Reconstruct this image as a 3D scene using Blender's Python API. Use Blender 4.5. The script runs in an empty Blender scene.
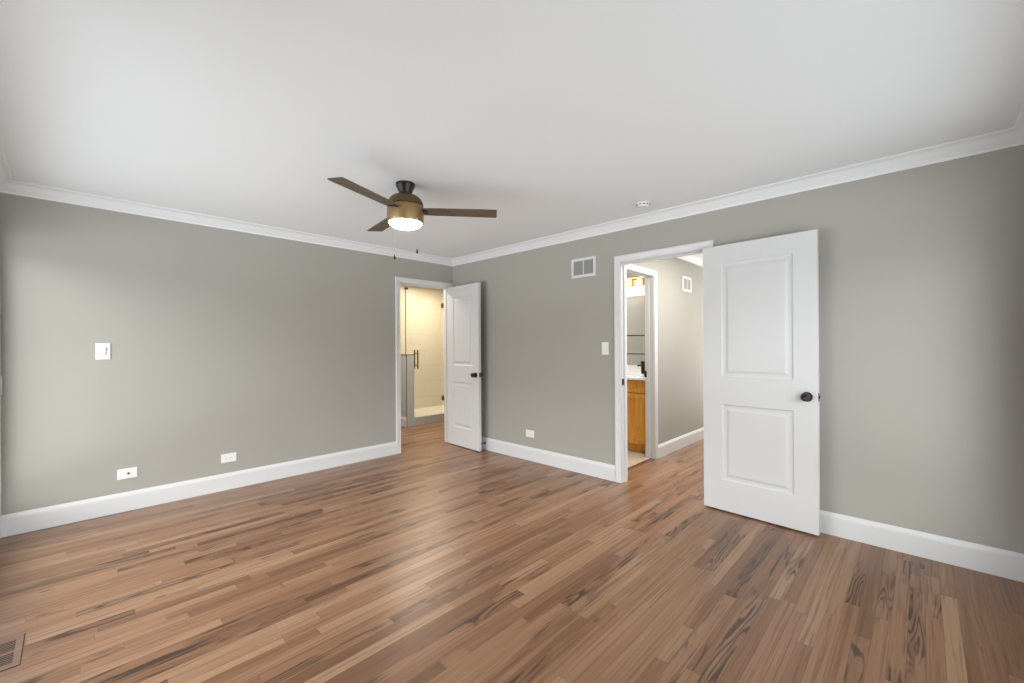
import bpy, bmesh, math
from mathutils import Vector, Matrix
from math import radians as R, sin, cos, pi

S = bpy.context.scene
COL = S.collection

# ------------------------------------------------------------------ camera
F, CX, CY = 424.4, 512.0, 344.71
YAW, PITCH, ROLL = 0.7665, 0.0012, -0.00573
cam_pos = Vector((-3.5464, -4.5095, 1.285))
fw = Vector((cos(YAW)*cos(PITCH), sin(YAW)*cos(PITCH), sin(PITCH)))
rt = Vector((sin(YAW), -cos(YAW), 0))
up = rt.cross(fw)
r2 = rt*cos(ROLL) + up*sin(ROLL)
u2 = -rt*sin(ROLL) + up*cos(ROLL)
cd = bpy.data.cameras.new('camera')
cam = bpy.data.objects.new('camera', cd)
COL.objects.link(cam)
m = Matrix((r2, u2, -fw)).transposed().to_4x4()
m.translation = cam_pos
cam.matrix_world = m
cd.sensor_width = 36
cd.lens = F*36/1024
cd.shift_x = (512-CX)/1024
cd.shift_y = (CY-341.5)/1024
cd.clip_start = 0.02
S.camera = cam

# ------------------------------------------------------------------ exposure, sky, daylight
S.view_settings.view_transform = 'Standard'
S.view_settings.look = 'None'
S.view_settings.gamma = 1
S.view_settings.use_curve_mapping = False
S.view_settings.exposure = 0.0
# daylight: radiance of (near paving, far ground, horizon, low sky, high sky) left of the room and behind the camera
DAY_L = (3.1, 8.2, 2.4, 9.0, 5.8)
DAY_R = (2.5, 6.4, 0.8, 8.0, 1.2)
w = bpy.data.worlds.new('sky')
S.world = w
w.use_nodes = True
nt = w.node_tree
nt.nodes.clear()


def wmath(op, a, b=0.0, clamp=False):
    o = nt.nodes.new('ShaderNodeMath')
    o.operation = op
    o.use_clamp = clamp
    for i_, v_ in enumerate((a, b)):
        if hasattr(v_, 'links'):
            nt.links.new(v_, o.inputs[i_])
        else:
            o.inputs[i_].default_value = v_
    return o.outputs[0]


wo = nt.nodes.new('ShaderNodeOutputWorld')
bg = nt.nodes.new('ShaderNodeBackground')
tc = nt.nodes.new('ShaderNodeTexCoord')
sx = nt.nodes.new('ShaderNodeSeparateXYZ')
nt.links.new(tc.outputs['Generated'], sx.inputs[0])
left = wmath('ADD', wmath('MULTIPLY', wmath('SUBTRACT', sx.outputs[1], sx.outputs[0]), 2.0), 0.5, True)
elev = wmath('ADD', wmath('MULTIPLY', sx.outputs[2], 0.5), 0.5)


def wmix(f, a, b):
    o = nt.nodes.new('ShaderNodeMix')
    o.data_type = 'RGBA'
    for k_, v_ in ((0, f), (6, a), (7, b)):
        nt.links.new(v_, o.inputs[k_])
    return o.outputs[2]


def bands(vals):
    tint = ((0.955, 0.98, 1.02),)*2+((0.962, 0.978, 1.0),)*3
    rp = nt.nodes.new('ShaderNodeValToRGB')
    e_ = rp.color_ramp.elements
    while len(e_) < 8:
        e_.new(0.5)
    for q_, (p_, b_) in enumerate(((0.29, 0), (0.34, 1), (0.41, 1), (0.44, 2), (0.54, 2), (0.57, 3), (0.68, 3), (0.73, 4))):
        e_[q_].position = p_
        e_[q_].color = tuple(vals[b_]*c_ for c_ in tint[b_])+(1,)
    nt.links.new(elev, rp.inputs[0])
    return rp.outputs[0]


nt.links.new(wmix(left, bands(DAY_R), bands(DAY_L)), bg.inputs[0])
bg.inputs[1].default_value = 1.0
nt.links.new(bg.outputs[0], wo.inputs[0])


def area(name, loc, rot, sx_, sy_, power, col=(1, 1, 1), portal=False, spread=None):
    l = bpy.data.lights.new(name, 'AREA')
    l.shape = 'RECTANGLE'
    l.size, l.size_y = sx_, sy_
    l.energy = power
    l.color = col
    if portal:
        l.cycles.is_portal = True
    if spread:
        l.spread = spread
    o = bpy.data.objects.new(name, l)
    o.location = loc
    o.rotation_euler = rot
    COL.objects.link(o)
    return o


EX0 = 3.3
# room constants
XC, YD, ZC = -3.898, -4.95, 2.425       # left wall plane, rear wall plane, ceiling
WT = 0.10
W1 = (-2.75, -0.077, 0.215, 2.055)         # left wall window  y0,y1,z0,z1
W2 = (-3.40, -0.40, 0.30, 2.055)         # unseen rear wall window, added for daylight:  x0,x1,z0,z1
area('window_portal', (XC-0.16, (W1[0]+W1[1])/2, (W1[2]+W1[3])/2), (0, R(-90), 0), W1[3]-W1[2], W1[1]-W1[0], 1, portal=True)
area('window_portal', ((W2[0]+W2[1])/2, YD-0.16, (W2[2]+W2[3])/2), (R(90), 0, 0), W2[1]-W2[0], W2[3]-W2[2], 1, portal=True)
area('hall_fill', (1.0, -3.20, 2.38), (0, 0, 0), 1.3, 0.25, 36, (1, 0.98, 0.93))  # added fill under the hall ceiling, no fixture there
area('hall_end_fill', (EX0-0.15, -2.95, 1.35), (0, R(90), 0), 1.9, 0.9, 25, (1, 0.99, 0.95))  # added fill before the closed hall end, no window behind it
area('shower_lamp', (1.0, 1.75, 2.40), (0, 0, 0), 0.8, 0.4, 28, (1, 0.86, 0.69))
area('bathroom_fill', (-0.35, 0.75, 2.40), (0, 0, 0), 0.35, 0.35, 34, (1, 0.90, 0.78))  # added fill that brightens the low wall and glass, no fixture
area('vanity_room_fill', (0.75, -1.4, 2.40), (0, 0, 0), 0.35, 0.35, 24, (1, 0.95, 0.88))  # unseen fill added to lift the cabinet, apart from the bar light

# ------------------------------------------------------------------ node helpers


class NT:
    def __init__(s, name):
        s.m = bpy.data.materials.new(name)
        s.m.use_nodes = True
        s.t = s.m.node_tree
        s.b = s.t.nodes['Principled BSDF']
        s.out = s.t.nodes['Material Output']

    def n(s, typ, **kw):
        o = s.t.nodes.new('ShaderNode'+typ)
        for k, v in kw.items():
            setattr(o, k, v)
        return o

    def l(s, a, b):
        s.t.links.new(a, b)

    def put(s, sock, v):
        if hasattr(v, 'links'):
            s.l(v, sock)
        else:
            sock.default_value = v

    def math(s, op, a, b=0.0, c=0.0):
        o = s.n('Math', operation=op)
        for i, v in enumerate((a, b, c)):
            s.put(o.inputs[i], v)
        return o.outputs[0]

    def xyz(s, x, y, z=0.0):
        o = s.n('CombineXYZ')
        for i, v in enumerate((x, y, z)):
            s.put(o.inputs[i], v)
        return o.outputs[0]

    def mix(s, f, a, b, mode='MIX'):
        o = s.n('Mix', data_type='RGBA', blend_type=mode)
        s.put(o.inputs[0], f)
        s.put(o.inputs[6], a)
        s.put(o.inputs[7], b)
        return o.outputs[2]

    def noise(s, vec, scale=5, detail=2, rough=0.5, dist=0.0):
        o = s.n('TexNoise')
        s.l(vec, o.inputs['Vector'])
        o.inputs['Scale'].default_value = scale
        o.inputs['Detail'].default_value = detail
        o.inputs['Roughness'].default_value = rough
        o.inputs['Distortion'].default_value = dist
        return o.outputs[0]

    def ramp(s, f, stops):
        o = s.n('ValToRGB')
        e = o.color_ramp.elements
        while len(e) < len(stops):
            e.new(0.5)
        for i, (p, c) in enumerate(stops):
            e[i].position = p
            e[i].color = (*c, 1) if len(c) == 3 else c
        s.l(f, o.inputs[0])
        return o.outputs[0]

    def smooth(s, v, a, b):
        o = s.n('MapRange', interpolation_type='SMOOTHSTEP')
        s.put(o.inputs[0], v)
        o.inputs[1].default_value = a
        o.inputs[2].default_value = b
        return o.outputs[0]

    def bump(s, h, strength=0.2, dist=0.001):
        o = s.n('Bump')
        o.inputs['Strength'].default_value = strength
        o.inputs['Distance'].default_value = dist
        s.l(h, o.inputs['Height'])
        s.l(o.outputs[0], s.b.inputs['Normal'])

    def coord(s):
        return s.n('TexCoord').outputs['Object']


def srgb(*c):
    return tuple(((v/255)/12.92 if v/255 <= 0.04045 else ((v/255+0.055)/1.055)**2.4) for v in c)


def plain(name, col, rough=0.5, metal=0.0, tex=0.02, scale=40, bump=0.0, spec=None):
    k = NT(name)
    c = k.coord()
    n = k.noise(c, scale, 3)
    d = tuple(v*(1-tex) for v in col)
    e = tuple(min(1, v*(1+tex)) for v in col)
    k.l(k.mix(n, (*d, 1), (*e, 1)), k.b.inputs['Base Color'])
    k.b.inputs['Roughness'].default_value = rough
    k.b.inputs['Metallic'].default_value = metal
    if spec is not None:
        k.b.inputs['Specular IOR Level'].default_value = spec
    if bump:
        k.bump(k.noise(c, scale*6, 2), bump, 0.0006)
    return k.m


M = {}
M['wall'] = plain('grey_wall_paint', (0.400, 0.386, 0.350), 0.75, tex=0.015, scale=3, bump=0.12, spec=0.25)
M['ceiling'] = plain('white_ceiling_paint', (0.875, 0.905, 0.935), 0.9, tex=0.006, scale=2, bump=0.08, spec=0.2)
M['trim'] = plain('white_trim_paint', (0.71, 0.715, 0.725), 0.40, tex=0.006, scale=6)
M['crown'] = plain('white_crown_paint', (0.81, 0.825, 0.845), 0.5, tex=0.006, scale=6)
M['door'] = plain('white_door_paint', (0.67, 0.67, 0.68), 0.42, tex=0.006, scale=6)
M['plastic'] = plain('white_plastic', (0.86, 0.86, 0.85), 0.35, tex=0.005)
M['bronze'] = plain('dark_bronze', (0.045, 0.038, 0.034), 0.35, metal=0.7, tex=0.1)
M['black'] = plain('dark_opening', (0.02, 0.02, 0.02), 0.8)
M['slot'] = plain('grey_slot', (0.25, 0.25, 0.25), 0.6)
M['gold'] = plain('brushed_gold', (0.55, 0.34, 0.13), 0.35, metal=0.9, tex=0.08)
M['copper'] = plain('bronze_gold_trim', (0.20, 0.11, 0.045), 0.35, metal=0.7, tex=0.08)
M['canopy'] = plain('oiled_bronze', (0.022, 0.013, 0.009), 0.35, metal=0.4, tex=0.1)
M['counter'] = plain('white_countertop', (0.86, 0.86, 0.86), 0.2, tex=0.01)
M['louver'] = plain('grey_louver', (0.36, 0.36, 0.36), 0.5)
M['chain'] = plain('pull_chain_metal', (0.75, 0.74, 0.70), 0.4, metal=0.3)
M['drywall'] = plain('pale_grey_paint', (0.52, 0.54, 0.56), 0.7, tex=0.01, scale=3)
M['outside'] = plain('exterior_render', (0.5, 0.48, 0.45), 0.9)


def brushed():
    k = NT('lit_brushed_bronze')
    c = k.coord()
    mp = k.n('Mapping')
    mp.inputs['Scale'].default_value = (2, 2, 120)
    k.l(c, mp.inputs[0])
    n = k.noise(mp.outputs[0], 4, 3)
    k.l(k.mix(n, (0.26, 0.165, 0.075, 1), (0.40, 0.265, 0.13, 1)), k.b.inputs['Base Color'])
    k.b.inputs['Metallic'].default_value = 0.75
    k.b.inputs['Roughness'].default_value = 0.42
    return k.m


M['housing'] = brushed()  # lighter bronze: the bowl's glow is put into the colour
M['dome'] = plain('shaded_brushed_bronze', (0.16, 0.098, 0.048), 0.42, metal=0.75, tex=0.1)  # darker copy of the housing bronze, shade away from the bowl painted in


def emis(name, col, st):
    k = NT(name)
    c = k.coord()
    n = k.noise(c, 8, 1)
    k.l(k.mix(n, (*[v*0.98 for v in col], 1), (*col, 1)), k.b.inputs['Emission Color'])
    k.b.inputs['Emission Strength'].default_value = st
    k.b.inputs['Base Color'].default_value = (0.9, 0.9, 0.9, 1)
    return k.m


M['bowl'] = emis('glowing_frosted_bowl', (1, 0.91, 0.77), 30)
M['tube'] = emis('glowing_frosted_shade', (1, 0.93, 0.80), 3.5)
M['tube2'] = emis('dim_frosted_glass', (1, 0.78, 0.55), 1.0)


def glass():
    k = NT('clear_glass')
    k.t.nodes.remove(k.b)
    tr = k.n('BsdfTransparent')
    tr.inputs[0].default_value = (0.97, 0.985, 0.975, 1)
    gl = k.n('BsdfGlossy')
    gl.inputs['Roughness'].default_value = 0.02
    lw = k.n('LayerWeight')
    lw.inputs[0].default_value = 0.5
    fr = k.math('ADD', k.math('MULTIPLY', k.math('POWER', lw.outputs['Facing'], 4.0), 0.45), 0.03)
    mx = k.n('MixShader')
    k.l(fr, mx.inputs[0])
    k.l(tr.outputs[0], mx.inputs[1])
    k.l(gl.outputs[0], mx.inputs[2])
    k.l(mx.outputs[0], k.out.inputs[0])
    return k.m


M['glass'] = glass()


def wood_floor():
    k = NT('hardwood_strip_floor')
    s = k.n('SeparateXYZ')
    k.l(k.coord(), s.inputs[0])
    x, y = s.outputs[0], s.outputs[1]
    PW = 0.0572
    v = k.math('DIVIDE', y, PW)
    row = k.math('FLOOR', v)
    fy = k.math('FRACT', v)
    vo = k.n('TexVoronoi', voronoi_dimensions='2D')
    vec = k.xyz(k.math('MULTIPLY', x, 0.95), k.math('MULTIPLY', row, 13.73))
    k.l(vec, vo.inputs['Vector'])
    vo.inputs['Scale'].default_value = 1
    ve = k.n('TexVoronoi', voronoi_dimensions='2D', feature='DISTANCE_TO_EDGE')
    k.l(vec, ve.inputs['Vector'])
    ve.inputs['Scale'].default_value = 1
    sc = k.n('SeparateColor')
    k.l(vo.outputs['Color'], sc.inputs[0])
    # decorrelate the cell colour with the row
    wn = k.n('TexWhiteNoise', noise_dimensions='3D')
    k.l(k.xyz(sc.outputs[0], sc.outputs[1], row), wn.inputs['Vector'])
    rr = k.n('SeparateColor')
    k.l(wn.outputs['Color'], rr.inputs[0])
    ra, rb, rc = rr.outputs[0], rr.outputs[1], rr.outputs[2]
    base = k.ramp(ra, [(0.0, srgb(114, 80, 57)), (0.12, srgb(130, 93, 68)), (0.35, srgb(141, 103, 76)),
                       (0.65, srgb(147, 110, 83)), (0.88, srgb(154, 118, 91)), (1.0, srgb(164, 130, 102))])
    off = k.math('MULTIPLY', rb, 37.0)
    # long soft streaks following the board
    g1 = k.noise(k.xyz(k.math('ADD', k.math('MULTIPLY', x, 0.9), off), k.math('MULTIPLY', y, 38.0), off), 2.0, 4, 0.6, 0.5)
    base = k.mix(k.math('MULTIPLY', k.smooth(g1, 0.47, 0.66), 0.62), base, (*srgb(104, 70, 50), 1))
    g3 = k.noise(k.xyz(k.math('ADD', k.math('MULTIPLY', x, 5.0), off), k.math('MULTIPLY', y, 170.0), off), 2.0, 2, 0.6)
    base = k.mix(k.math('MULTIPLY', k.smooth(g3, 0.5, 0.8), 0.18), base, (*srgb(86, 60, 44), 1))
    g4 = k.noise(k.xyz(k.math('ADD', k.math('MULTIPLY', x, 0.7), off), k.math('MULTIPLY', y, 20.0), rc), 2.0, 2, 0.5, 0.5)
    base = k.mix(k.math('MULTIPLY', k.smooth(g4, 0.52, 0.75), 0.40), base, (*srgb(172, 134, 104), 1))
    # dark heartwood flames, only on some boards: elongated contour lines
    f = k.noise(k.xyz(k.math('ADD', k.math('MULTIPLY', x, 0.75), off), k.math('MULTIPLY', y, 9.0), off), 1.6, 1.5, 0.45, 0.25)
    band = k.smooth(k.math('SINE', k.math('MULTIPLY', f, 70.0)), -0.1, 0.75)
    fm = k.noise(k.xyz(k.math('ADD', k.math('MULTIPLY', x, 1.6), off), k.math('MULTIPLY', y, 6.0), off), 1.3, 2, 0.5, 0.2)
    msk = k.math('MULTIPLY', k.smooth(rc, 0.72, 0.77), k.smooth(fm, 0.42, 0.58))
    base = k.mix(k.math('MULTIPLY', msk, 0.35), base, (*srgb(98, 68, 48), 1))
    base = k.mix(k.math('MULTIPLY', k.math('MULTIPLY', band, msk), 0.85), base, (*srgb(58, 39, 29), 1))
    # small knots, stretched along the board
    kn = k.n('TexVoronoi', voronoi_dimensions='2D')
    k.l(k.xyz(k.math('MULTIPLY', x, 2.2), k.math('MULTIPLY', y, 6.5)), kn.inputs['Vector'])
    kn.inputs['Scale'].default_value = 1
    ks = k.n('SeparateColor')
    k.l(kn.outputs['Color'], ks.inputs[0])
    kd = k.math('ADD', kn.outputs['Distance'], k.math('MULTIPLY', g1, 0.08))
    kmask = k.math('MULTIPLY', k.math('SUBTRACT', 1.0, k.smooth(kd, 0.05, 0.13)), k.math('GREATER_THAN', ks.outputs[0], 0.86))
    base = k.mix(k.math('MULTIPLY', kmask, 0.65), base, (*srgb(66, 45, 34), 1))
    # seams
    ed = k.math('MINIMUM', fy, k.math('SUBTRACT', 1.0, fy))
    seam = k.math('SUBTRACT', 1.0, k.smooth(ed, 0.004, 0.022))
    butt = k.math('SUBTRACT', 1.0, k.smooth(ve.outputs['Distance'], 0.0005, 0.002))
    sm = k.math('MAXIMUM', k.math('MULTIPLY', seam, k.math('ADD', 0.35, rb)), k.math('MULTIPLY', butt, 0.6))
    base = k.mix(k.math('MULTIPLY', sm, 0.5), base, (*srgb(60, 41, 30), 1))
    k.l(base, k.b.inputs['Base Color'])
    rg = k.math('ADD', 0.27, k.math('MULTIPLY', g1, 0.12))
    k.l(rg, k.b.inputs['Roughness'])
    k.b.inputs['Specular IOR Level'].default_value = 0.5
    k.bump(k.math('SUBTRACT', k.math('MULTIPLY', g3, 0.15), sm), 0.25, 0.0006)
    return k.m


M['floor'] = wood_floor()


def tile(name, c1, c2, grout, wx, wz, axes='XZ', rough=0.3, off=0.5):
    k = NT(name)
    s = k.n('SeparateXYZ')
    k.l(k.coord(), s.inputs[0])
    a = {'X': s.outputs[0], 'Y': s.outputs[1], 'Z': s.outputs[2]}
    br = k.n('TexBrick')
    br.offset = off
    k.l(k.xyz(a[axes[0]], a[axes[1]]), br.inputs['Vector'])
    br.inputs['Color1'].default_value = (*c1, 1)
    br.inputs['Color2'].default_value = (*c2, 1)
    br.inputs['Mortar'].default_value = (*grout, 1)
    br.inputs['Scale'].default_value = 1
    br.inputs['Mortar Size'].default_value = 0.003
    br.inputs['Brick Width'].default_value = wx
    br.inputs['Row Height'].default_value = wz
    n = k.noise(k.xyz(a[axes[0]], a[axes[1]]), 7, 4)
    k.l(k.mix(k.math('MULTIPLY', n, 0.25), br.outputs[0], (*[v*0.75 for v in c1], 1)), k.b.inputs['Base Color'])
    k.b.inputs['Roughness'].default_value = rough
    return k.m


M['shower_tile'] = tile('cream_shower_tile', (0.72, 0.66, 0.54), (0.70, 0.64, 0.52), (0.55, 0.48, 0.38), 0.6, 0.3)
M['shower_tile_y'] = tile('cream_shower_tile_side', (0.72, 0.66, 0.54), (0.70, 0.64, 0.52), (0.55, 0.48, 0.38), 0.6, 0.3, 'YZ')
M['grey_tile'] = tile('grey_marble_tile', (0.50, 0.53, 0.54), (0.47, 0.50, 0.51), (0.42, 0.44, 0.45), 0.6, 0.3)
M['floor_tile'] = tile('beige_floor_tile', (0.50, 0.42, 0.32), (0.54, 0.46, 0.36), (0.33, 0.27, 0.2), 0.3, 0.3, 'XY', 0.35, 0.0)
M['pan'] = tile('cream_mosaic_pan', (0.85, 0.80, 0.70), (0.80, 0.75, 0.65), (0.6, 0.55, 0.45), 0.05, 0.05, 'XY', 0.4, 0.0)


def wood(name, c1, c2, rough=0.4, vertical=True, sc=1.0):
    k = NT(name)
    s = k.n('SeparateXYZ')
    k.l(k.coord(), s.inputs[0])
    h = k.math('ADD', s.outputs[0], s.outputs[1])
    if vertical:
        vec = k.xyz(k.math('MULTIPLY', h, 30*sc), k.math('MULTIPLY', s.outputs[2], 1.8*sc))
    else:
        vec = k.xyz(k.math('MULTIPLY', s.outputs[0], 2.5*sc), k.math('MULTIPLY', s.outputs[1], 45*sc))
    n = k.noise(vec, 1.5, 4, 0.6, 0.6)
    k.l(k.mix(k.smooth(n, 0.3, 0.75), (*c1, 1), (*c2, 1)), k.b.inputs['Base Color'])
    k.b.inputs['Roughness'].default_value = rough
    return k.m


M['maple'] = wood('honey_maple', srgb(230, 164, 74), srgb(208, 138, 52), 0.35)
M['blade'] = wood('walnut_fan_blade', srgb(112, 94, 78), srgb(78, 64, 53), 0.45, vertical=False)
M['register'] = wood('wood_register', srgb(140, 108, 84), srgb(118, 90, 70), 0.4, vertical=False, sc=0.6)
M['threshold'] = wood('dark_wood_threshold', srgb(112, 66, 44), srgb(84, 48, 34), 0.35, vertical=False)

# ------------------------------------------------------------------ mesh helpers


def bm_box(bm, a, b, bev=0.0, seg=1):
    x0, y0, z0 = [min(p, q) for p, q in zip(a, b)]
    x1, y1, z1 = [max(p, q) for p, q in zip(a, b)]
    r = bmesh.ops.create_cube(bm, size=1)
    vs = r['verts']
    for v in vs:
        v.co = Vector((x0+(v.co.x+.5)*(x1-x0), y0+(v.co.y+.5)*(y1-y0), z0+(v.co.z+.5)*(z1-z0)))
    if bev:
        es = list({e for v in vs for e in v.link_edges})
        bmesh.ops.bevel(bm, geom=es, offset=bev, segments=seg, affect='EDGES', profile=0.5)
    return bm


def box(a, b, bev=0.0, seg=1):
    return bm_box(bmesh.new(), a, b, bev, seg)


def boxes(lst, bev=0.0):
    bm = bmesh.new()
    for a, b in lst:
        bm_box(bm, a, b, bev)
    return bm


def lathe(prof, n=48, axis='Z', org=(0, 0, 0), cap=True):
    """prof: list of (r, h). closed at the ends when r == 0"""
    bm = bmesh.new()
    rings = []
    for r, h in prof:
        ring = []
        if r < 1e-6:
            ring = [bm.verts.new((0, 0, h))]
        else:
            for i in range(n):
                t = 2*pi*i/n
                ring.append(bm.verts.new((r*cos(t), r*sin(t), h)))
        rings.append(ring)
    for a, b in zip(rings, rings[1:]):
        for i in range(n):
            j = (i+1) % n
            if len(a) == 1 and len(b) == 1:
                continue
            if len(a) == 1:
                bm.faces.new((a[0], b[i], b[j]))
            elif len(b) == 1:
                bm.faces.new((a[i], b[0], a[j]))
            else:
                bm.faces.new((a[i], b[i], b[j], a[j]))
    if cap:
        for ring in (rings[0], rings[-1]):
            if len(ring) > 1:
                bm.faces.new(ring)
    bmesh.ops.recalc_face_normals(bm, faces=bm.faces)
    mt = {'Z': Matrix(), 'X': Matrix.Rotation(R(90), 4, 'Y'), '-X': Matrix.Rotation(R(-90), 4, 'Y'),
          'Y': Matrix.Rotation(R(-90), 4, 'X'), '-Y': Matrix.Rotation(R(90), 4, 'X')}[axis]
    bmesh.ops.transform(bm, matrix=Matrix.Translation(org) @ mt, verts=bm.verts)
    return bm


def tube(pts, r, n=12):
    bm = bmesh.new()
    P = [Vector(p) for p in pts]
    rings = []
    for i, p in enumerate(P):
        d = (P[min(i+1, len(P)-1)]-P[max(i-1, 0)]).normalized()
        a = d.orthogonal().normalized() if i == 0 else (a - d*a.dot(d)).normalized()
        b = d.cross(a)
        rings.append([bm.verts.new(p + a*r*cos(2*pi*k/n) + b*r*sin(2*pi*k/n)) for k in range(n)])
    for A, B in zip(rings, rings[1:]):
        for i in range(n):
            j = (i+1) % n
            bm.faces.new((A[i], A[j], B[j], B[i]))
    bm.faces.new(rings[0][::-1])
    bm.faces.new(rings[-1])
    bmesh.ops.recalc_face_normals(bm, faces=bm.faces)
    return bm


def merge(*bms):
    out = bmesh.new()
    for b in bms:
        me = bpy.data.meshes.new('t')
        b.to_mesh(me)
        out.from_mesh(me)
        b.free()
        bpy.data.meshes.remove(me)
    return out


def xf(bm, mat):
    bmesh.ops.transform(bm, matrix=mat, verts=bm.verts)
    return bm


def sweep(path, prof, fmap, closed=False):
    """path: 2D polyline, prof: closed polygon of (offset to the right of the path, height); fmap(u,v,h)->xyz"""
    n = len(path)
    P = [Vector(p) for p in path]
    offs = []
    for i in range(n):
        def nrm(a, b):
            d = (b-a).normalized()
            return Vector((d.y, -d.x))
        if closed or 0 < i < n-1:
            n1 = nrm(P[i-1], P[i])
            n2 = nrm(P[i], P[(i+1) % n])
            m_ = (n1+n2).normalized()
            offs.append(m_/max(0.2, m_.dot(n1)))
        elif i == 0:
            offs.append(nrm(P[0], P[1]))
        else:
            offs.append(nrm(P[-2], P[-1]))
    bm = bmesh.new()
    rings = [[bm.verts.new(fmap(P[i].x+offs[i].x*w_, P[i].y+offs[i].y*w_, h)) for w_, h in prof] for i in range(n)]
    k = len(prof)
    segs = range(n if closed else n-1)
    for i in segs:
        A, B = rings[i], rings[(i+1) % n]
        for q in range(k):
            s = (q+1) % k
            bm.faces.new((A[q], A[s], B[s], B[q]))
    if not closed:
        bm.faces.new(rings[0])
        bm.faces.new(rings[-1][::-1])
    bmesh.ops.recalc_face_normals(bm, faces=bm.faces)
    return bm


def obj(name, bm, mat, parent=None, smooth=None, label=None, cat=None, group=None, kind=None, origin=None):
    me = bpy.data.meshes.new(name)
    if origin is not None:
        bmesh.ops.translate(bm, vec=-Vector(origin), verts=bm.verts)
    bm.to_mesh(me)
    bm.free()
    me.materials.append(M[mat] if isinstance(mat, str) else mat)
    if smooth:
        me.shade_smooth()
        me.set_sharp_from_angle(angle=R(smooth))
    o = bpy.data.objects.new(name, me)
    COL.objects.link(o)
    if origin is not None:
        o.location = origin
    if parent:
        o.parent = parent
    tag(o, label, cat, group, kind)
    return o


def tag(o, label=None, cat=None, group=None, kind=None):
    for k, v in (('label', label), ('category', cat), ('group', group), ('kind', kind)):
        if v:
            o[k] = v
    return o


def thing(name, label, cat, loc=(0, 0, 0), rotz=0, group=None, kind=None):
    o = bpy.data.objects.new(name, None)
    o.empty_display_size = 0.1
    COL.objects.link(o)
    o.location = loc
    o.rotation_euler = (0, 0, rotz)
    return tag(o, label, cat, group, kind)


def struct(name, bm, mat, label, cat, smooth=None):
    return obj(name, bm, mat, None, smooth, label, cat, None, 'structure')


def wall_x(x0, x1, y0, y1, holes, z1=ZC, z0=0.0):
    """wall slab between x0..x1 running along y from y0 to y1 with holes (ya,yb,za,zb)"""
    L = []
    c = y0
    for (a, b, za, zb) in sorted(holes):
        L.append(((x0, c, z0), (x1, a, z1)))
        if za > z0:
            L.append(((x0, a, z0), (x1, b, za)))
        L.append(((x0, a, zb), (x1, b, z1)))
        c = b
    L.append(((x0, c, z0), (x1, y1, z1)))
    return boxes(L)


def wall_y(y0, y1, x0, x1, holes, z1=ZC, z0=0.0):
    bm = wall_x(y0, y1, x0, x1, holes, z1, z0)
    for v in bm.verts:
        v.co.x, v.co.y = v.co.y, v.co.x
    bmesh.ops.reverse_faces(bm, faces=bm.faces)
    return bm


# ------------------------------------------------------------------ openings
JT = 0.018
A0, A1 = -0.800, -0.075          # far wall doorway (clear) in x
B0, B1 = -3.265, -2.507          # right wall doorway (clear) in y
H0, H1 = 0.265, 0.965            # hall wall doorway (clear) in x
DH = 2.046                       # clear height
HW = -2.360                      # hall wall face
EX = 3.3                         # far east extent

# ------------------------------------------------------------------ shell
struct('floor', box((-4.05, -5.1, -0.05), (EX, 2.6, 0)), 'floor', 'brown hardwood strip floor of narrow figured boards', 'floor')
struct('ceiling', box((-4.05, -5.1, ZC), (EX, 2.6, ZC+0.1)), 'ceiling', 'flat smooth white ceiling over the room', 'ceiling')
struct('wall_far', wall_y(0, WT, XC-WT, EX, [(A0-JT, A1+JT, 0, DH+JT)]), 'wall',
       'long grey wall left of the room corner, with the shower room doorway', 'wall')
struct('wall_right', wall_x(0, WT, YD-WT, 0, [(B0-JT, B1+JT, 0, DH+JT)]), 'wall',
       'grey wall right of the room corner, with the hall doorway', 'wall')
struct('wall_left', wall_x(XC-WT, XC, YD-WT, 0, [W1]), 'wall', 'grey side wall at the left edge holding the tall window', 'wall')
struct('wall_rear', wall_y(YD-WT, YD, XC, 0, [W2]), 'wall', 'grey rear wall meeting the right wall at the right edge', 'wall')
struct('wall_hall', wall_y(HW, HW+WT, WT, EX, [(H0-JT, H1+JT, 0, DH+JT)]), 'wall', 'grey hall wall seen through the wide doorway', 'wall')
struct('wall_hall_side', wall_y(-3.60, -3.48, WT, EX, []), 'wall', 'opposite grey hall wall, hidden behind the open door', 'wall')
struct('wall_hall_end', wall_x(EX-0.1, EX, -3.48, HW, []), 'wall', 'end wall closing the hall', 'wall')
struct('wall_vanity', wall_x(1.65, 1.77, HW+WT, -0.9, []), 'wall', 'grey bathroom wall behind the maple vanity', 'wall')
struct('wall_vanity_side', wall_y(-0.9, -0.78, WT, 1.77, []), 'wall', 'side wall of the vanity bathroom', 'wall')
struct('wall_bathroom_left', wall_x(-1.5, -1.38, WT, 2.42, []), 'wall', 'left wall of the shower bathroom', 'wall')
struct('wall_shower_back', wall_y(2.42, 2.54, -1.5, 2.0, []), 'shower_tile', 'cream tiled back wall of the shower', 'wall')
struct('wall_shower_side', wall_x(1.9, 2.0, WT, 2.42, []), 'shower_tile_y', 'cream tiled right side wall of the shower', 'wall')
struct('floor_vanity_room', box((WT, HW+0.03, 0), (1.65, -0.9, 0.004)), 'floor_tile', 'beige tiled floor of the vanity bathroom', 'floor')
struct('floor_shower', box((0.215, 1.46, 0), (1.9, 2.42, 0.09)), 'pan', 'pale shower pan behind the grey curb', 'floor')

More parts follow.
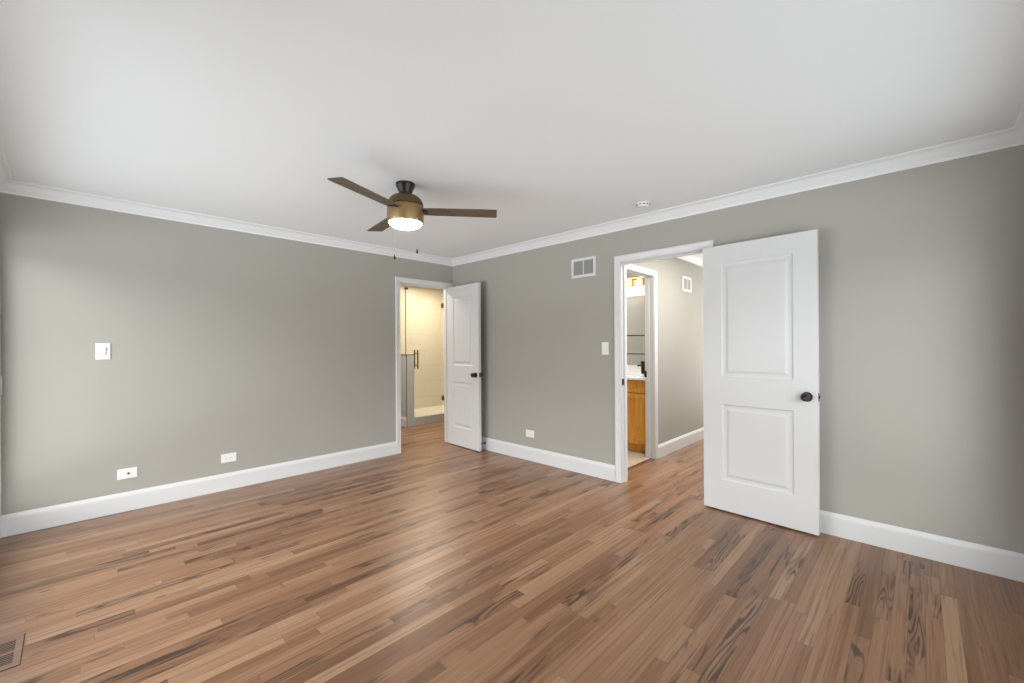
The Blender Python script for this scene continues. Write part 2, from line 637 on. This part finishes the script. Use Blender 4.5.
# profiles
BASE = [(0, 0), (0.016, 0), (0.016, 0.118), (0.0145, 0.122), (0.0145, 0.126), (0.012, 0.131), (0.008, 0.140), (0.005, 0.148), (0, 0.148)]
CROWN = [(0, ZC), (0, ZC-0.080), (0.007, ZC-0.080), (0.009, ZC-0.074), (0.009, ZC-0.068), (0.014, ZC-0.062), (0.026, ZC-0.050), (0.040, ZC-0.034),
         (0.052, ZC-0.020), (0.062, ZC-0.014), (0.068, ZC-0.012), (0.074, ZC-0.010), (0.080, ZC-0.006), (0.080, ZC)]
CAS = [(0.004, 0), (0.004, 0.011), (0.007, 0.014), (0.016, 0.015), (0.018, 0.0125), (0.022, 0.012), (0.040, 0.016), (0.052, 0.019),
       (0.058, 0.019), (0.064, 0.017), (0.066, 0.013), (0.066, 0)]


def plan(u, v, h):
    return (u, v, h)


struct('trim_crown', sweep([(XC, YD), (XC, 0), (0, 0), (0, YD)], CROWN, plan, closed=True), 'crown',
       'white crown moulding around the top of the room', 'crown moulding')
# the path runs with the room on its right hand side
struct('baseboard_left', sweep([(XC, YD), (XC, 0), (A0-0.067, 0)], BASE, plan), 'trim', 'white baseboard along the left wall and the long far wall', 'baseboard')
struct('baseboard_right', sweep([(0, -0.002), (0, B1+0.067)], BASE, plan), 'trim', 'white baseboard between the room corner and the hall doorway', 'baseboard')
struct('baseboard_near', sweep([(0, B0-0.067), (0, YD), (XC, YD)], BASE, plan), 'trim', 'white baseboard right of the large open door', 'baseboard')
struct('baseboard_hall', sweep([(H1+0.067, HW), (EX-0.1, HW)], BASE, plan), 'trim', 'white baseboard along the hall wall beyond the doorway', 'baseboard')
struct('trim_hall_crown', sweep([(WT, HW), (EX-0.1, HW)], CROWN, plan), 'crown', 'white crown moulding at the top of the hall wall', 'crown moulding')


def casing(name, a0, a1, fmap, label):
    # path up the left leg, across, down the right leg; offsets go outwards (to the left of the path)
    prof = [(-w_, h) for w_, h in CAS]
    bm = sweep([(a0, 0), (a0, DH), (a1, DH), (a1, 0)], prof, fmap)
    return struct(name, bm, 'trim', label, 'door casing')


casing('trim_1', A0, A1, lambda u, v, h: (u, -h, v), 'white moulded casing around the shower room doorway')
casing('trim_2', B0, B1, lambda u, v, h: (-h, u, v), 'white moulded casing around the wide hall doorway')
casing('trim_3', H0, H1, lambda u, v, h: (u, HW-h, v), 'white moulded casing around the vanity bathroom doorway in the hall')


def jamb(name, a0, a1, d0, d1, along, label, stop):
    L = []

    def q(a, b, za, zb, c0, c1):
        if along == 'x':
            L.append(((a, c0, za), (b, c1, zb)))
        else:
            L.append(((c0, a, za), (c1, b, zb)))
    q(a0-JT, a0, 0, DH+JT, d0, d1)
    q(a1, a1+JT, 0, DH+JT, d0, d1)
    q(a0, a1, DH, DH+JT, d0, d1)
    s0, s1 = stop
    q(a0, a0+0.011, 0, DH, s0, s1)
    q(a1-0.011, a1, 0, DH, s0, s1)
    q(a0+0.011, a1-0.011, DH-0.011, DH, s0, s1)
    return struct(name, boxes(L), 'trim', label, 'door jamb')


j1 = jamb('trim_4', A0, A1, -0.001, WT+0.001, 'x', 'white jamb lining the shower room doorway', (0.042, 0.075))
j2 = jamb('trim_5', B0, B1, -0.001, WT+0.001, 'y', 'white jamb lining the wide hall doorway', (0.042, 0.075))
j3 = jamb('trim_6', H0, H1, HW-0.001, HW+WT+0.001, 'x', 'white jamb lining the vanity bathroom doorway', (HW+0.045, HW+0.078))
# strike plates
sp = merge(box((0.004, B1-0.0025, 0.905), (0.038, B1+0.001, 0.965), 0.001))
obj('strike_plate', sp, 'bronze', j2, label='dark strike plate')
sp = box((H1-0.0025, HW+0.070, 0.915), (H1+0.001, HW+0.112, 0.985), 0.001)
obj('strike_plate', sp, 'bronze', j3, label='dark strike plate')
struct('trim_threshold', box((H0, HW-0.012, 0), (H1, HW+0.045, 0.009), 0.003), 'threshold',
       'dark wood threshold strip before the beige tile floor', 'threshold')


# ------------------------------------------------------------------ door leaves
def leaf_mesh(W, H, T, stile, zs):
    """leaf in local coords: x 0..W, y 0..-T (front face at y=-T, back face y=0), z 0..H"""
    bm = bmesh.new()
    X = [0, stile, W-stile, W]
    Z = [0]+zs+[H]
    loops = [(0, 0), (0.006, 0.006), (0.016, 0.0075), (0.030, 0.0075), (0.050, 0.0015), (0.053, 0.0015)]

    def face(yf, sgn):
        def V(x, z, d=0):
            return bm.verts.new((x, yf + sgn*d, z))
        for i in range(3):
            for j in range(len(Z)-1):
                x0, x1, z0, z1 = X[i], X[i+1], Z[j], Z[j+1]
                if i == 1 and j % 2 == 1:
                    prev = None
                    for ins, d in loops:
                        r = [V(x0+ins, z0+ins, d), V(x1-ins, z0+ins, d), V(x1-ins, z1-ins, d), V(x0+ins, z1-ins, d)]
                        if prev:
                            for q in range(4):
                                s = (q+1) % 4
                                bm.faces.new((prev[q], prev[s], r[s], r[q]))
                        prev = r
                    bm.faces.new(prev)
                else:
                    bm.faces.new((V(x0, z0), V(x1, z0), V(x1, z1), V(x0, z1)))
    face(-T, 1)
    face(0, -1)

    def Q(*p):
        bm.faces.new([bm.verts.new(c) for c in p])
    # edges split at the same heights so that everything welds
    for j in range(len(Z)-1):
        for x in (0, W):
            Q((x, 0, Z[j]), (x, -T, Z[j]), (x, -T, Z[j+1]), (x, 0, Z[j+1]))
    for i in range(3):
        for z in (0, H):
            Q((X[i], 0, z), (X[i+1], 0, z), (X[i+1], -T, z), (X[i], -T, z))
    bmesh.ops.remove_doubles(bm, verts=bm.verts, dist=0.0001)
    bmesh.ops.recalc_face_normals(bm, faces=bm.faces)
    return bm


KNOB = [(0.0, 0.0), (0.033, 0.0), (0.033, 0.004), (0.030, 0.008), (0.020, 0.010), (0.013, 0.013), (0.012, 0.024), (0.016, 0.030), (0.024, 0.035),
        (0.0275, 0.042), (0.0275, 0.050), (0.024, 0.057), (0.018, 0.0595), (0.016, 0.0585), (0.0, 0.0585)]


def door(name, W, pivot, ang, label, kz=0.915):
    """local x runs from the hinge to the free edge; the front face (y=-T) is turned to the room"""
    T = 0.035
    e = thing(name, label, 'door', (pivot[0], pivot[1], 0.012), ang, kind='structure')
    obj('door_panel', leaf_mesh(W, 2.030, T, 0.140 if W > 0.74 else 0.13, [0.232, 0.812, 1.022, 1.895]), 'door', e)
    for ax, y in (('-Y', -T), ('Y', 0.0)):
        k = obj('door_knob', lathe(KNOB, 40, ax, (W-0.062, y, kz)), 'bronze', e, smooth=35, label='dark bronze round door knob')
    obj('latch_plate', merge(box((W-0.0005, -T+0.006, kz-0.028), (W+0.0015, -0.006, kz+0.028), 0.0005),
                             box((W, -T+0.012, kz-0.009), (W+0.009, -0.013, kz+0.009), 0.002)), 'bronze', e, label='dark latch plate on the door edge')
    for z in (0.20, 0.98, 1.78):
        obj('hinge', merge(box((-0.0015, -T+0.004, z-0.044), (0.0005, 0.0, z+0.044)), lathe([(0.0, z-0.046), (0.0055, z-0.046), (0.0055, z+0.046), (0.0, z+0.046)], 12, 'Z', (-0.002, 0.006, 0))),
            'bronze', e, smooth=40, label='dark bronze hinge')
    return e


# large door: hinge pin by the casing, back face 0.02 off the wall at the hinge, swung almost flat to the wall
# local +x = direction from hinge to free edge; local -y = towards the room
def place_door(name, W, h, f, label):
    """h,f: plan points of the FRONT face at hinge and free edge"""
    d = (Vector(f)-Vector(h)).normalized()
    ang = math.atan2(d.y, d.x)
    nrm = Vector((-d.y, d.x))           # local +y
    piv = Vector(h) + nrm*0.035
    return door(name, W, piv, ang, label)


place_door('door_1', 0.752, (-0.075, -3.268), (-0.118, -4.022), 'large white two-panel door folded back against the right wall')
place_door('door_2', 0.660, (-0.119, -0.030), (-0.156, -0.690), 'smaller white two-panel door standing open by the room corner')
# ------------------------------------------------------------------ door stop on the baseboard
t = thing('door_stop', 'small dark door stop on the baseboard behind the corner door', 'door stop', (-0.016, -0.64, 0.085))
obj('stop_rod', lathe([(0, 0), (0.013, 0), (0.013, 0.003), (0.006, 0.005), (0.0045, 0.008), (0.0045, 0.050), (0, 0.050)], 20, '-X'), 'bronze', t, smooth=35)
obj('rubber_tip', lathe([(0, 0.050), (0.009, 0.050), (0.010, 0.054), (0.010, 0.064), (0.007, 0.067), (0, 0.067)], 20, '-X'), 'black', t, smooth=35)


# ------------------------------------------------------------------ windows (left wall one shows its casing edge, rear one is unseen and added for light)
def window(name, plane, a0, a1, z0, z1, label, vert):
    """vert(u, d, z)->xyz with d = depth into the room"""
    def bx(u0, u1, d0, d1, za, zb, bev=0.0):
        p, q = vert(u0, d0, za), vert(u1, d1, zb)
        return box(p, q, bev)
    e = thing(name, label, 'window', kind='structure')
    c = 0.066
    obj('window_casing', merge(bx(a0-c, a0, 0, 0.019, z0-c, z1+c), bx(a1, a1+c, 0, 0.019, z0-c, z1+c),
                               bx(a0, a1, 0, 0.019, z1, z1+c), bx(a0, a1, 0, 0.019, z0-c, z0)), 'trim', e)
    obj('window_jamb', merge(bx(a0, a0+0.015, -0.12, 0, z0, z1), bx(a1-0.015, a1, -0.12, 0, z0, z1),
                             bx(a0, a1, -0.12, 0, z1-0.015, z1), bx(a0, a1, -0.12, 0, z0, z0+0.015)), 'trim', e)
    n = 3
    w_ = (a1-a0-0.03)/n
    for i in range(n):
        u0 = a0+0.015+i*w_
        u1 = u0+w_
        s = obj('window_sash', merge(bx(u0, u0+0.04, -0.08, -0.045, z0+0.015, z1-0.015), bx(u1-0.04, u1, -0.08, -0.045, z0+0.015, z1-0.015),
                                     bx(u0, u1, -0.08, -0.045, z0+0.015, z0+0.055), bx(u0, u1, -0.08, -0.045, z1-0.055, z1-0.015)), 'trim', e)
        obj('pane', bx(u0+0.035, u1-0.035, -0.066, -0.060, z0+0.05, z1-0.05), 'glass', s)
    return e


w1 = window('window_1', XC, W1[0], W1[1], W1[2], W1[3], 'tall white framed window at the far left edge', lambda u, d, z: (XC+d, u, z))
obj('window_latch', box((XC+0.019, W1[1]+0.028, 0.965), (XC+0.026, W1[1]+0.058, 1.10), 0.004), 'trim', w1)
window('window_added', YD, W2[0], W2[1], W2[2], W2[3], 'unseen white framed window added in the rear wall for daylight', lambda u, d, z: (u, YD+d, z))


# ------------------------------------------------------------------ wall plates
def plate(name, loc, rotz, W, H, parts, label, cat):
    """local: face looks along -y, wall at y=0, centre at origin"""
    e = thing(name, label, cat, loc, rotz)
    obj('cover_plate', box((-W/2, -0.006, -H/2), (W/2, 0, H/2), 0.0025, 2), 'plastic', e)
    for nm, a, b, mt, bev in parts:
        obj(nm, box(a, b, bev), mt, e)
    return e


plate('light_switch', (-3.378, 0, 1.256), 0, 0.082, 0.124,
      [('rocker', (-0.020, -0.0095, -0.036), (0.012, -0.006, 0.036), 'plastic', 0.001),
       ('dimmer_slot', (0.0185, -0.0068, -0.028), (0.0225, -0.0055, 0.033), 'slot', 0.0),
       ('dimmer_slider', (0.017, -0.012, 0.008), (0.0240, -0.0065, 0.022), 'slot', 0.001)],
      'white dimmer switch on the long left wall above the cable plate', 'light switch')
plate('light_switch', (0, -2.335, 1.249), R(-90), 0.073, 0.120,
      [('rocker', (-0.0165, -0.0095, -0.034), (0.0165, -0.006, 0.034), 'plastic', 0.001),
       ('rocker_gap', (0.0168, -0.0066, -0.035), (0.0182, -0.0055, 0.035), 'slot', 0.0)],
      'white rocker switch beside the wide hall doorway', 'light switch')
plate('cable_plate', (-3.243, 0, 0.293), 0, 0.118, 0.080, [], 'white wall plate with a round cable jack below the dimmer switch', 'wall plate')
cp = [o for o in COL.objects if o.name.startswith('cable_plate')][0]
obj('cable_jack', lathe([(0, 0), (0.0075, 0), (0.0075, 0.006), (0.0045, 0.006), (0.0045, 0.014), (0, 0.014)], 20, '-Y', (0.006, -0.006, 0)), 'bronze', cp, smooth=35)


def outlet(loc, rotz, label):
    e = plate('wall_outlet', loc, rotz, 0.118, 0.078,
              [('receptacle', (-0.0345, -0.0085, -0.0170), (0.0345, -0.006, 0.0170), 'plastic', 0.001)], label, 'outlet')
    for cx in (-0.019, 0.019):
        obj('socket_slots', boxes([((cx-0.005, -0.0090, 0.004), (cx+0.004, -0.0080, 0.0062)), ((cx-0.004, -0.0090, -0.0062), (cx+0.004, -0.0080, -0.004)),
                                   ((cx-0.012, -0.0090, -0.002), (cx-0.008, -0.0080, 0.002))]), 'slot', e)
    return e


outlet((-2.562, 0, 0.283), 0, 'white outlet low on the long left wall, nearest its middle')
outlet((0, -1.368, 0.298), R(-90), 'white outlet low on the right wall left of the hall doorway')


# ------------------------------------------------------------------ wall vents
def vent(loc, rotz, W, H, label, group=None):
    e = thing('wall_vent', label, 'air vent', loc, rotz)
    fr = 0.027
    obj('vent_backing', box((-W/2+0.01, -0.002, -H/2+0.01), (W/2-0.01, 0, H/2-0.01)), 'slot', e)
    obj('vent_frame', merge(box((-W/2, -0.011, -H/2), (-W/2+fr, 0, H/2), 0.002), box((W/2-fr, -0.011, -H/2), (W/2, 0, H/2), 0.002),
                            box((-W/2+fr-0.001, -0.011, H/2-fr), (W/2-fr+0.001, 0, H/2), 0.002), box((-W/2+fr-0.001, -0.011, -H/2), (W/2-fr+0.001, 0, -H/2+fr), 0.002),
                            box((-0.0045, -0.010, -H/2+fr-0.001), (0.0045, 0, H/2-fr+0.001), 0.001)), 'trim', e)
    n = 11
    for s0, s1 in ((-W/2+fr, -0.006), (0.006, W/2-fr)):
        bm = bmesh.new()
        for i in range(n):
            z = -H/2+fr+(i+0.5)*(H-2*fr)/n
            b = box((s0, -0.0007, -0.006), (s1, 0.0007, 0.006))
            xf(b, Matrix.Translation((0, -0.0055, z)) @ Matrix.Rotation(R(35), 4, 'X'))
            me = bpy.data.meshes.new('t')
            b.to_mesh(me)
            b.free()
            bm.from_mesh(me)
            bpy.data.meshes.remove(me)
        obj('louvers', bm, 'louver', e)
    return e


vent((0, -2.093, 2.055), R(-90), 0.288, 0.193, 'white framed air vent high on the right wall before the doorway')
vent((1.900, HW, 2.048), 0, 0.280, 0.190, 'small white air vent high on the hall wall')

# ------------------------------------------------------------------ smoke detector
t = thing('smoke_detector', 'small white round detector on the ceiling before the hall doorway', 'smoke detector', (-0.337, -2.898, ZC))
obj('detector_base', lathe([(0, 0), (0.056, 0), (0.056, -0.006), (0.050, -0.008), (0, -0.008)], 40), 'plastic', t, smooth=35)
obj('detector_body', lathe([(0, -0.007), (0.047, -0.007), (0.048, -0.020), (0.042, -0.028), (0.026, -0.032), (0, -0.033)], 40), 'plastic', t, smooth=35)
bm = bmesh.new()
for i in range(10):
    a = 2*pi*i/10
    b = box((0.0455, -0.008, -0.018), (0.0495, 0.008, -0.012))
    xf(b, Matrix.Rotation(a, 4, 'Z'))
    me = bpy.data.meshes.new('t')
    b.to_mesh(me)
    b.free()
    bm.from_mesh(me)
obj('detector_slots', bm, 'black', t, label='dark sensing slots')

# ------------------------------------------------------------------ ceiling fan
FX, FY = -1.911, -1.901
fan = thing('ceiling_fan', 'bronze three-blade ceiling fan with a glowing white bowl light', 'ceiling fan', (FX, FY, 0))
obj('canopy', lathe([(0, ZC), (0.066, ZC), (0.066, ZC-0.012), (0.063, ZC-0.020), (0.050, ZC-0.050), (0.043, ZC-0.072), (0.042, ZC-0.105), (0, ZC-0.105)], 48),
    'canopy', fan, smooth=40)
obj('motor_dome', lathe([(0, 2.345), (0.045, 2.345), (0.070, 2.341), (0.092, 2.331), (0.108, 2.315), (0.118, 2.296), (0.123, 2.279), (0.123, 2.268), (0, 2.268)], 64),
    'dome', fan, smooth=40)
obj('housing_seam', lathe([(0, 2.270), (0.120, 2.270), (0.120, 2.259), (0, 2.259)], 64), 'canopy', fan, smooth=40)
obj('motor_housing', lathe([(0, 2.261), (0.125, 2.261), (0.126, 2.257), (0.125, 2.152), (0.1225, 2.147), (0.115, 2.147), (0.115, 2.154), (0, 2.154)], 64),
    'housing', fan, smooth=40)
obj('light_bowl', lathe([(0, 2.153), (0.112, 2.153), (0.111, 2.146), (0.105, 2.134), (0.093, 2.125), (0.073, 2.117), (0.046, 2.112), (0, 2.111)], 64),
    'bowl', fan, smooth=60, label='glowing white glass bowl')
ZB = 2.234
for k in range(3):
    a = R(-39+120*k)
    bm = bmesh.new()
    # blade outline along +x, thickness 6 mm, slightly raked tip
    out = [(0.112, -0.050), (0.20, -0.056), (0.628, -0.066), (0.640, -0.060), (0.648, 0.052), (0.640, 0.060), (0.20, 0.056), (0.112, 0.050)]
    top = [bm.verts.new((x, y, 0.003)) for x, y in out]
    bot = [bm.verts.new((x, y, -0.003)) for x, y in out]
    bm.faces.new(top)
    bm.faces.new(bot[::-1])
    for i in range(len(out)):
        j = (i+1) % len(out)
        bm.faces.new((top[i], bot[i], bot[j], top[j]))
    bmesh.ops.recalc_face_normals(bm, faces=bm.faces)
    xf(bm, Matrix.Translation((0, 0, ZB)) @ Matrix.Rotation(a, 4, 'Z') @ Matrix.Rotation(R(-7), 4, 'X'))
    bl = obj('blade', bm, 'blade', fan)
    b = box((0.10, -0.030, -0.009), (0.155, 0.030, -0.003), 0.002)
    xf(b, Matrix.Translation((0, 0, ZB)) @ Matrix.Rotation(a, 4, 'Z') @ Matrix.Rotation(R(-7), 4, 'X'))
    obj('blade_bracket', b, 'canopy', bl)
# pull chains on the camera side of the housing
back = Vector((-cos(YAW), -sin(YAW), 0))
side = Vector((sin(YAW), -cos(YAW), 0))
for lat, dep, zend in ((-0.045, 0.120, 1.880), (0.098, 0.080, 1.928)):
    p = side*lat + back*dep
    ch = obj('pull_chain', merge(tube([(p.x, p.y, 2.150), (p.x, p.y, zend+0.02)], 0.0005, 6),
                                 lathe([(0, 0), (0.005, 0), (0.005, 0.012), (0, 0.012)], 10, 'Z', (p.x*0.975, p.y*0.975, 2.150))), 'chain', fan)
    obj('pull_fob', lathe([(0, -0.012), (0.0055, -0.010), (0.007, 0.0), (0.005, 0.012), (0.002, 0.022), (0, 0.022)], 16, 'Z', (p.x, p.y, zend)), 'bronze', ch, smooth=50)

# ------------------------------------------------------------------ floor register
e = thing('floor_register', 'flush wooden floor register with dark slots at the lower left', 'floor vent', (-3.696, -1.870, 0))
obj('register_recess', box((-0.150, -0.003, 0.0002), (0.003, 0.275, 0.0006)), 'black', e)
fr = boxes([((-0.148, 0, 0.0004), (0, 0.035, 0.003)), ((-0.148, 0.237, 0.0004), (0, 0.272, 0.003)),
            ((-0.022, 0.035, 0.0004), (0, 0.237, 0.003)), ((-0.148, 0.035, 0.0004), (-0.126, 0.237, 0.003)), ((-0.126, 0.130, 0.0004), (-0.022, 0.142, 0.003))])
obj('register_frame', fr, 'register', e)
bm = []
for z0, z1 in ((0.035, 0.130), (0.142, 0.237)):
    n = 6
    for i in range(n):
        y = z0+(i+0.75)*(z1-z0)/n
        bm.append(((-0.126, y-0.003, 0.0004), (-0.022, y+0.003, 0.002)))
obj('register_slats', boxes(bm), 'register', e)

# ------------------------------------------------------------------ shower room
PY = 1.36
pony = struct('wall_pony', boxes([((0.135, PY, 0), (0.272, PY+0.10, 1.135)), ((0.135, PY+0.10, 0), (0.215, 2.42, 1.135))]), 'drywall',
              'low grey wall at the corner of the shower', 'wall')
obj('tile_face', box((0.139, PY-0.008, 0), (0.272, PY, 1.135)), 'grey_tile', pony, label='grey tiled end face')
obj('corner_strip', box((0.131, PY-0.009, 0), (0.139, PY, 1.135)), 'copper', pony, label='thin brown metal edge strip')
obj('cap', boxes([((0.131, PY-0.010, 1.135), (0.275, PY+0.105, 1.147)), ((0.131, PY+0.105, 1.135), (0.220, 2.42, 1.147))]), 'copper', pony, label='thin bronze cap')
struct('trim_curb', box((0.272, PY-0.008, 0), (1.9, PY+0.10, 0.130)), 'grey_tile', 'grey tiled curb across the shower entrance', 'shower curb')
struct('baseboard_shower', sweep([(0.135, 2.42), (0.135, PY)], BASE, plan), 'trim', 'short white baseboard on the low shower wall', 'baseboard')
e = thing('shower_screen', 'fixed clear glass panels standing on the low grey wall left of the shower door', 'shower screen', (0.135, PY, 1.147))
obj('glass_panel', box((0.006, 0.018, 0), (0.135, 0.026, 1.053)), 'glass', e)
obj('glass_panel', box((0.004, 0.030, 0), (0.012, 1.055, 1.053)), 'glass', e)
obj('corner_channel', box((0.0, 0.016, 0), (0.006, 0.030, 1.053)), 'copper', e, label='dark corner seam of the glass')
obj('glass_clamp', box((-0.006, 0.006, 1.035), (0.046, 0.038, 1.068), 0.003), 'bronze', e, label='dark glass clamp at the top corner')
e = thing('shower_door', 'clear glass shower door with a bronze ladder handle', 'shower door', (0.275, PY, 0.140))
obj('glass_panel', box((0.004, 0.018, 0.006), (0.575, 0.026, 2.06)), 'glass', e)
for z in (0.25, 1.83):
    obj('glass_hinge', box((0.566, 0.006, z-0.04), (0.616, 0.038, z+0.04), 0.003), 'copper', e, label='bronze glass hinge')
h = bmesh.new()
sp_ = thing('shower_screen', 'fixed clear glass panel right of the shower door', 'shower screen', (0.892, PY, 0.130))
obj('glass_panel', box((0, 0.018, 0), (1.0, 0.026, 2.07)), 'glass', sp_)
for y in (-0.025, 0.069):
    b = tube([(0.055, y, 0.775), (0.055, y, 1.075)], 0.0125, 14)
    me = bpy.data.meshes.new('t')
    b.to_mesh(me)
    b.free()
    h.from_mesh(me)
for z in (0.825, 1.025):
    b = tube([(0.055, -0.025, z), (0.055, 0.069, z)], 0.007, 12)
    me = bpy.data.meshes.new('t')
    b.to_mesh(me)
    b.free()
    h.from_mesh(me)
obj('door_handle', h, 'copper', e, smooth=40, label='bronze ladder pull handle')

# ------------------------------------------------------------------ vanity bathroom
VX, VY0, VY1 = 1.085, -2.235, -1.15
e = thing('vanity_cabinet', 'honey maple bathroom vanity cabinet under the white countertop', 'cabinet', (VX, VY0, 0))
D = 1.65-VX
Lw = VY1-VY0
obj('carcass', boxes([((0.026, 0, 0.105), (D-0.002, Lw, 0.8645)), ((0.068, 0.01, 0.0045), (D-0.002, Lw-0.01, 0.105))]), 'maple', e)
n = 3
for i in range(n):
    y0 = 0.004+i*Lw/n
    y1 = (i+1)*Lw/n-0.004
    dr = obj('drawer', box((0, y0, 0.715), (0.018, y1, 0.858), 0.002), 'maple', e)
    dd = obj('cabinet_door', merge(box((0, y0, 0.112), (0.018, y0+0.055, 0.704), 0.001), box((0, y1-0.055, 0.112), (0.018, y1, 0.704), 0.001),
                                   box((0, y0+0.055, 0.112), (0.018, y1-0.055, 0.167), 0.001), box((0, y0+0.055, 0.649), (0.018, y1-0.055, 0.704), 0.001),
                                   box((0.007, y0+0.054, 0.166), (0.018, y1-0.054, 0.650))), 'maple', e)
e = thing('vanity_countertop', 'white vanity countertop with backsplash and basin', 'countertop', (VX-0.025, VY0, 0.865))
obj('slab', box((0, 0, 0), (1.648-VX+0.025, Lw+0.02, 0.032), 0.003), 'counter', e)
obj('backsplash', box((0.572, 0, 0.032), (1.648-VX+0.025, Lw+0.02, 0.150), 0.002), 'counter', e)
# shallow basin with a raised rim
prof = [(0, 0), (0.014, 0.0), (0.014, 0.012), (0.004, 0.016), (-0.008, 0.012), (-0.020, 0.003), (-0.020, 0)]
ba = sweep([(0.10, 0.15), (0.10, 0.60), (0.44, 0.60), (0.44, 0.15)], prof, lambda u, v, h: (u, v, 0.032+h), closed=True)
obj('basin', ba, 'counter', e, smooth=40)
e = thing('faucet', 'dark square faucet on the white vanity countertop', 'faucet', (1.555, -1.935, 0.8972))
obj('faucet_body', box((-0.020, -0.018, 0), (0.020, 0.018, 0.165), 0.003), 'bronze', e)
obj('spout', box((-0.130, -0.014, 0.110), (-0.018, 0.014, 0.130), 0.003), 'bronze', e)
obj('faucet_lever', box((-0.045, -0.012, 0.165), (0.020, 0.012, 0.173), 0.002), 'bronze', e)

for z, lb in ((1.400, 'upper slim glass shelf with a dark edge above the vanity'), (1.160, 'lower slim glass shelf with a dark edge just above the faucet')):
    e = thing('wall_shelf', lb, 'shelf', (1.65, -1.50, z), group='slim shelves above the vanity')
    obj('shelf_glass', box((-0.10, -0.60, 0), (0, 0.42, 0.006)), 'glass', e)
    obj('shelf_rail', box((-0.106, -0.60, -0.004), (-0.100, 0.42, 0.010), 0.001), 'bronze', e)
    for y in (-0.56, 0.38):
        obj('shelf_bracket', box((-0.104, y-0.006, -0.014), (0, y+0.006, -0.0005), 0.001), 'bronze', e)

e = thing('vanity_light', 'glowing gold framed bar light on the wall above the vanity', 'wall light', (1.65, -1.65, 1.94))
obj('back_plate', box((-0.020, -0.30, 0.09), (0, 0.30, 0.235), 0.003), 'gold', e)
obj('upper_bar', box((-0.060, -0.30, 0.205), (-0.018, 0.30, 0.228), 0.003), 'gold', e)
obj('lower_bar', box((-0.085, -0.30, 0.100), (-0.018, 0.30, 0.118), 0.003), 'gold', e)
for y in (-0.225, -0.075, 0.075, 0.225):
    obj('glass_shade', lathe([(0, 0.120), (0.034, 0.120), (0.034, 0.200), (0, 0.200)], 24, 'Z', (-0.053, y, 0)), 'tube2', e, smooth=40)
obj('diffuser', box((-0.090, -0.30, -0.005), (-0.012, 0.30, 0.099), 0.008, 2), 'tube', e, smooth=40, label='bright white diffuser')
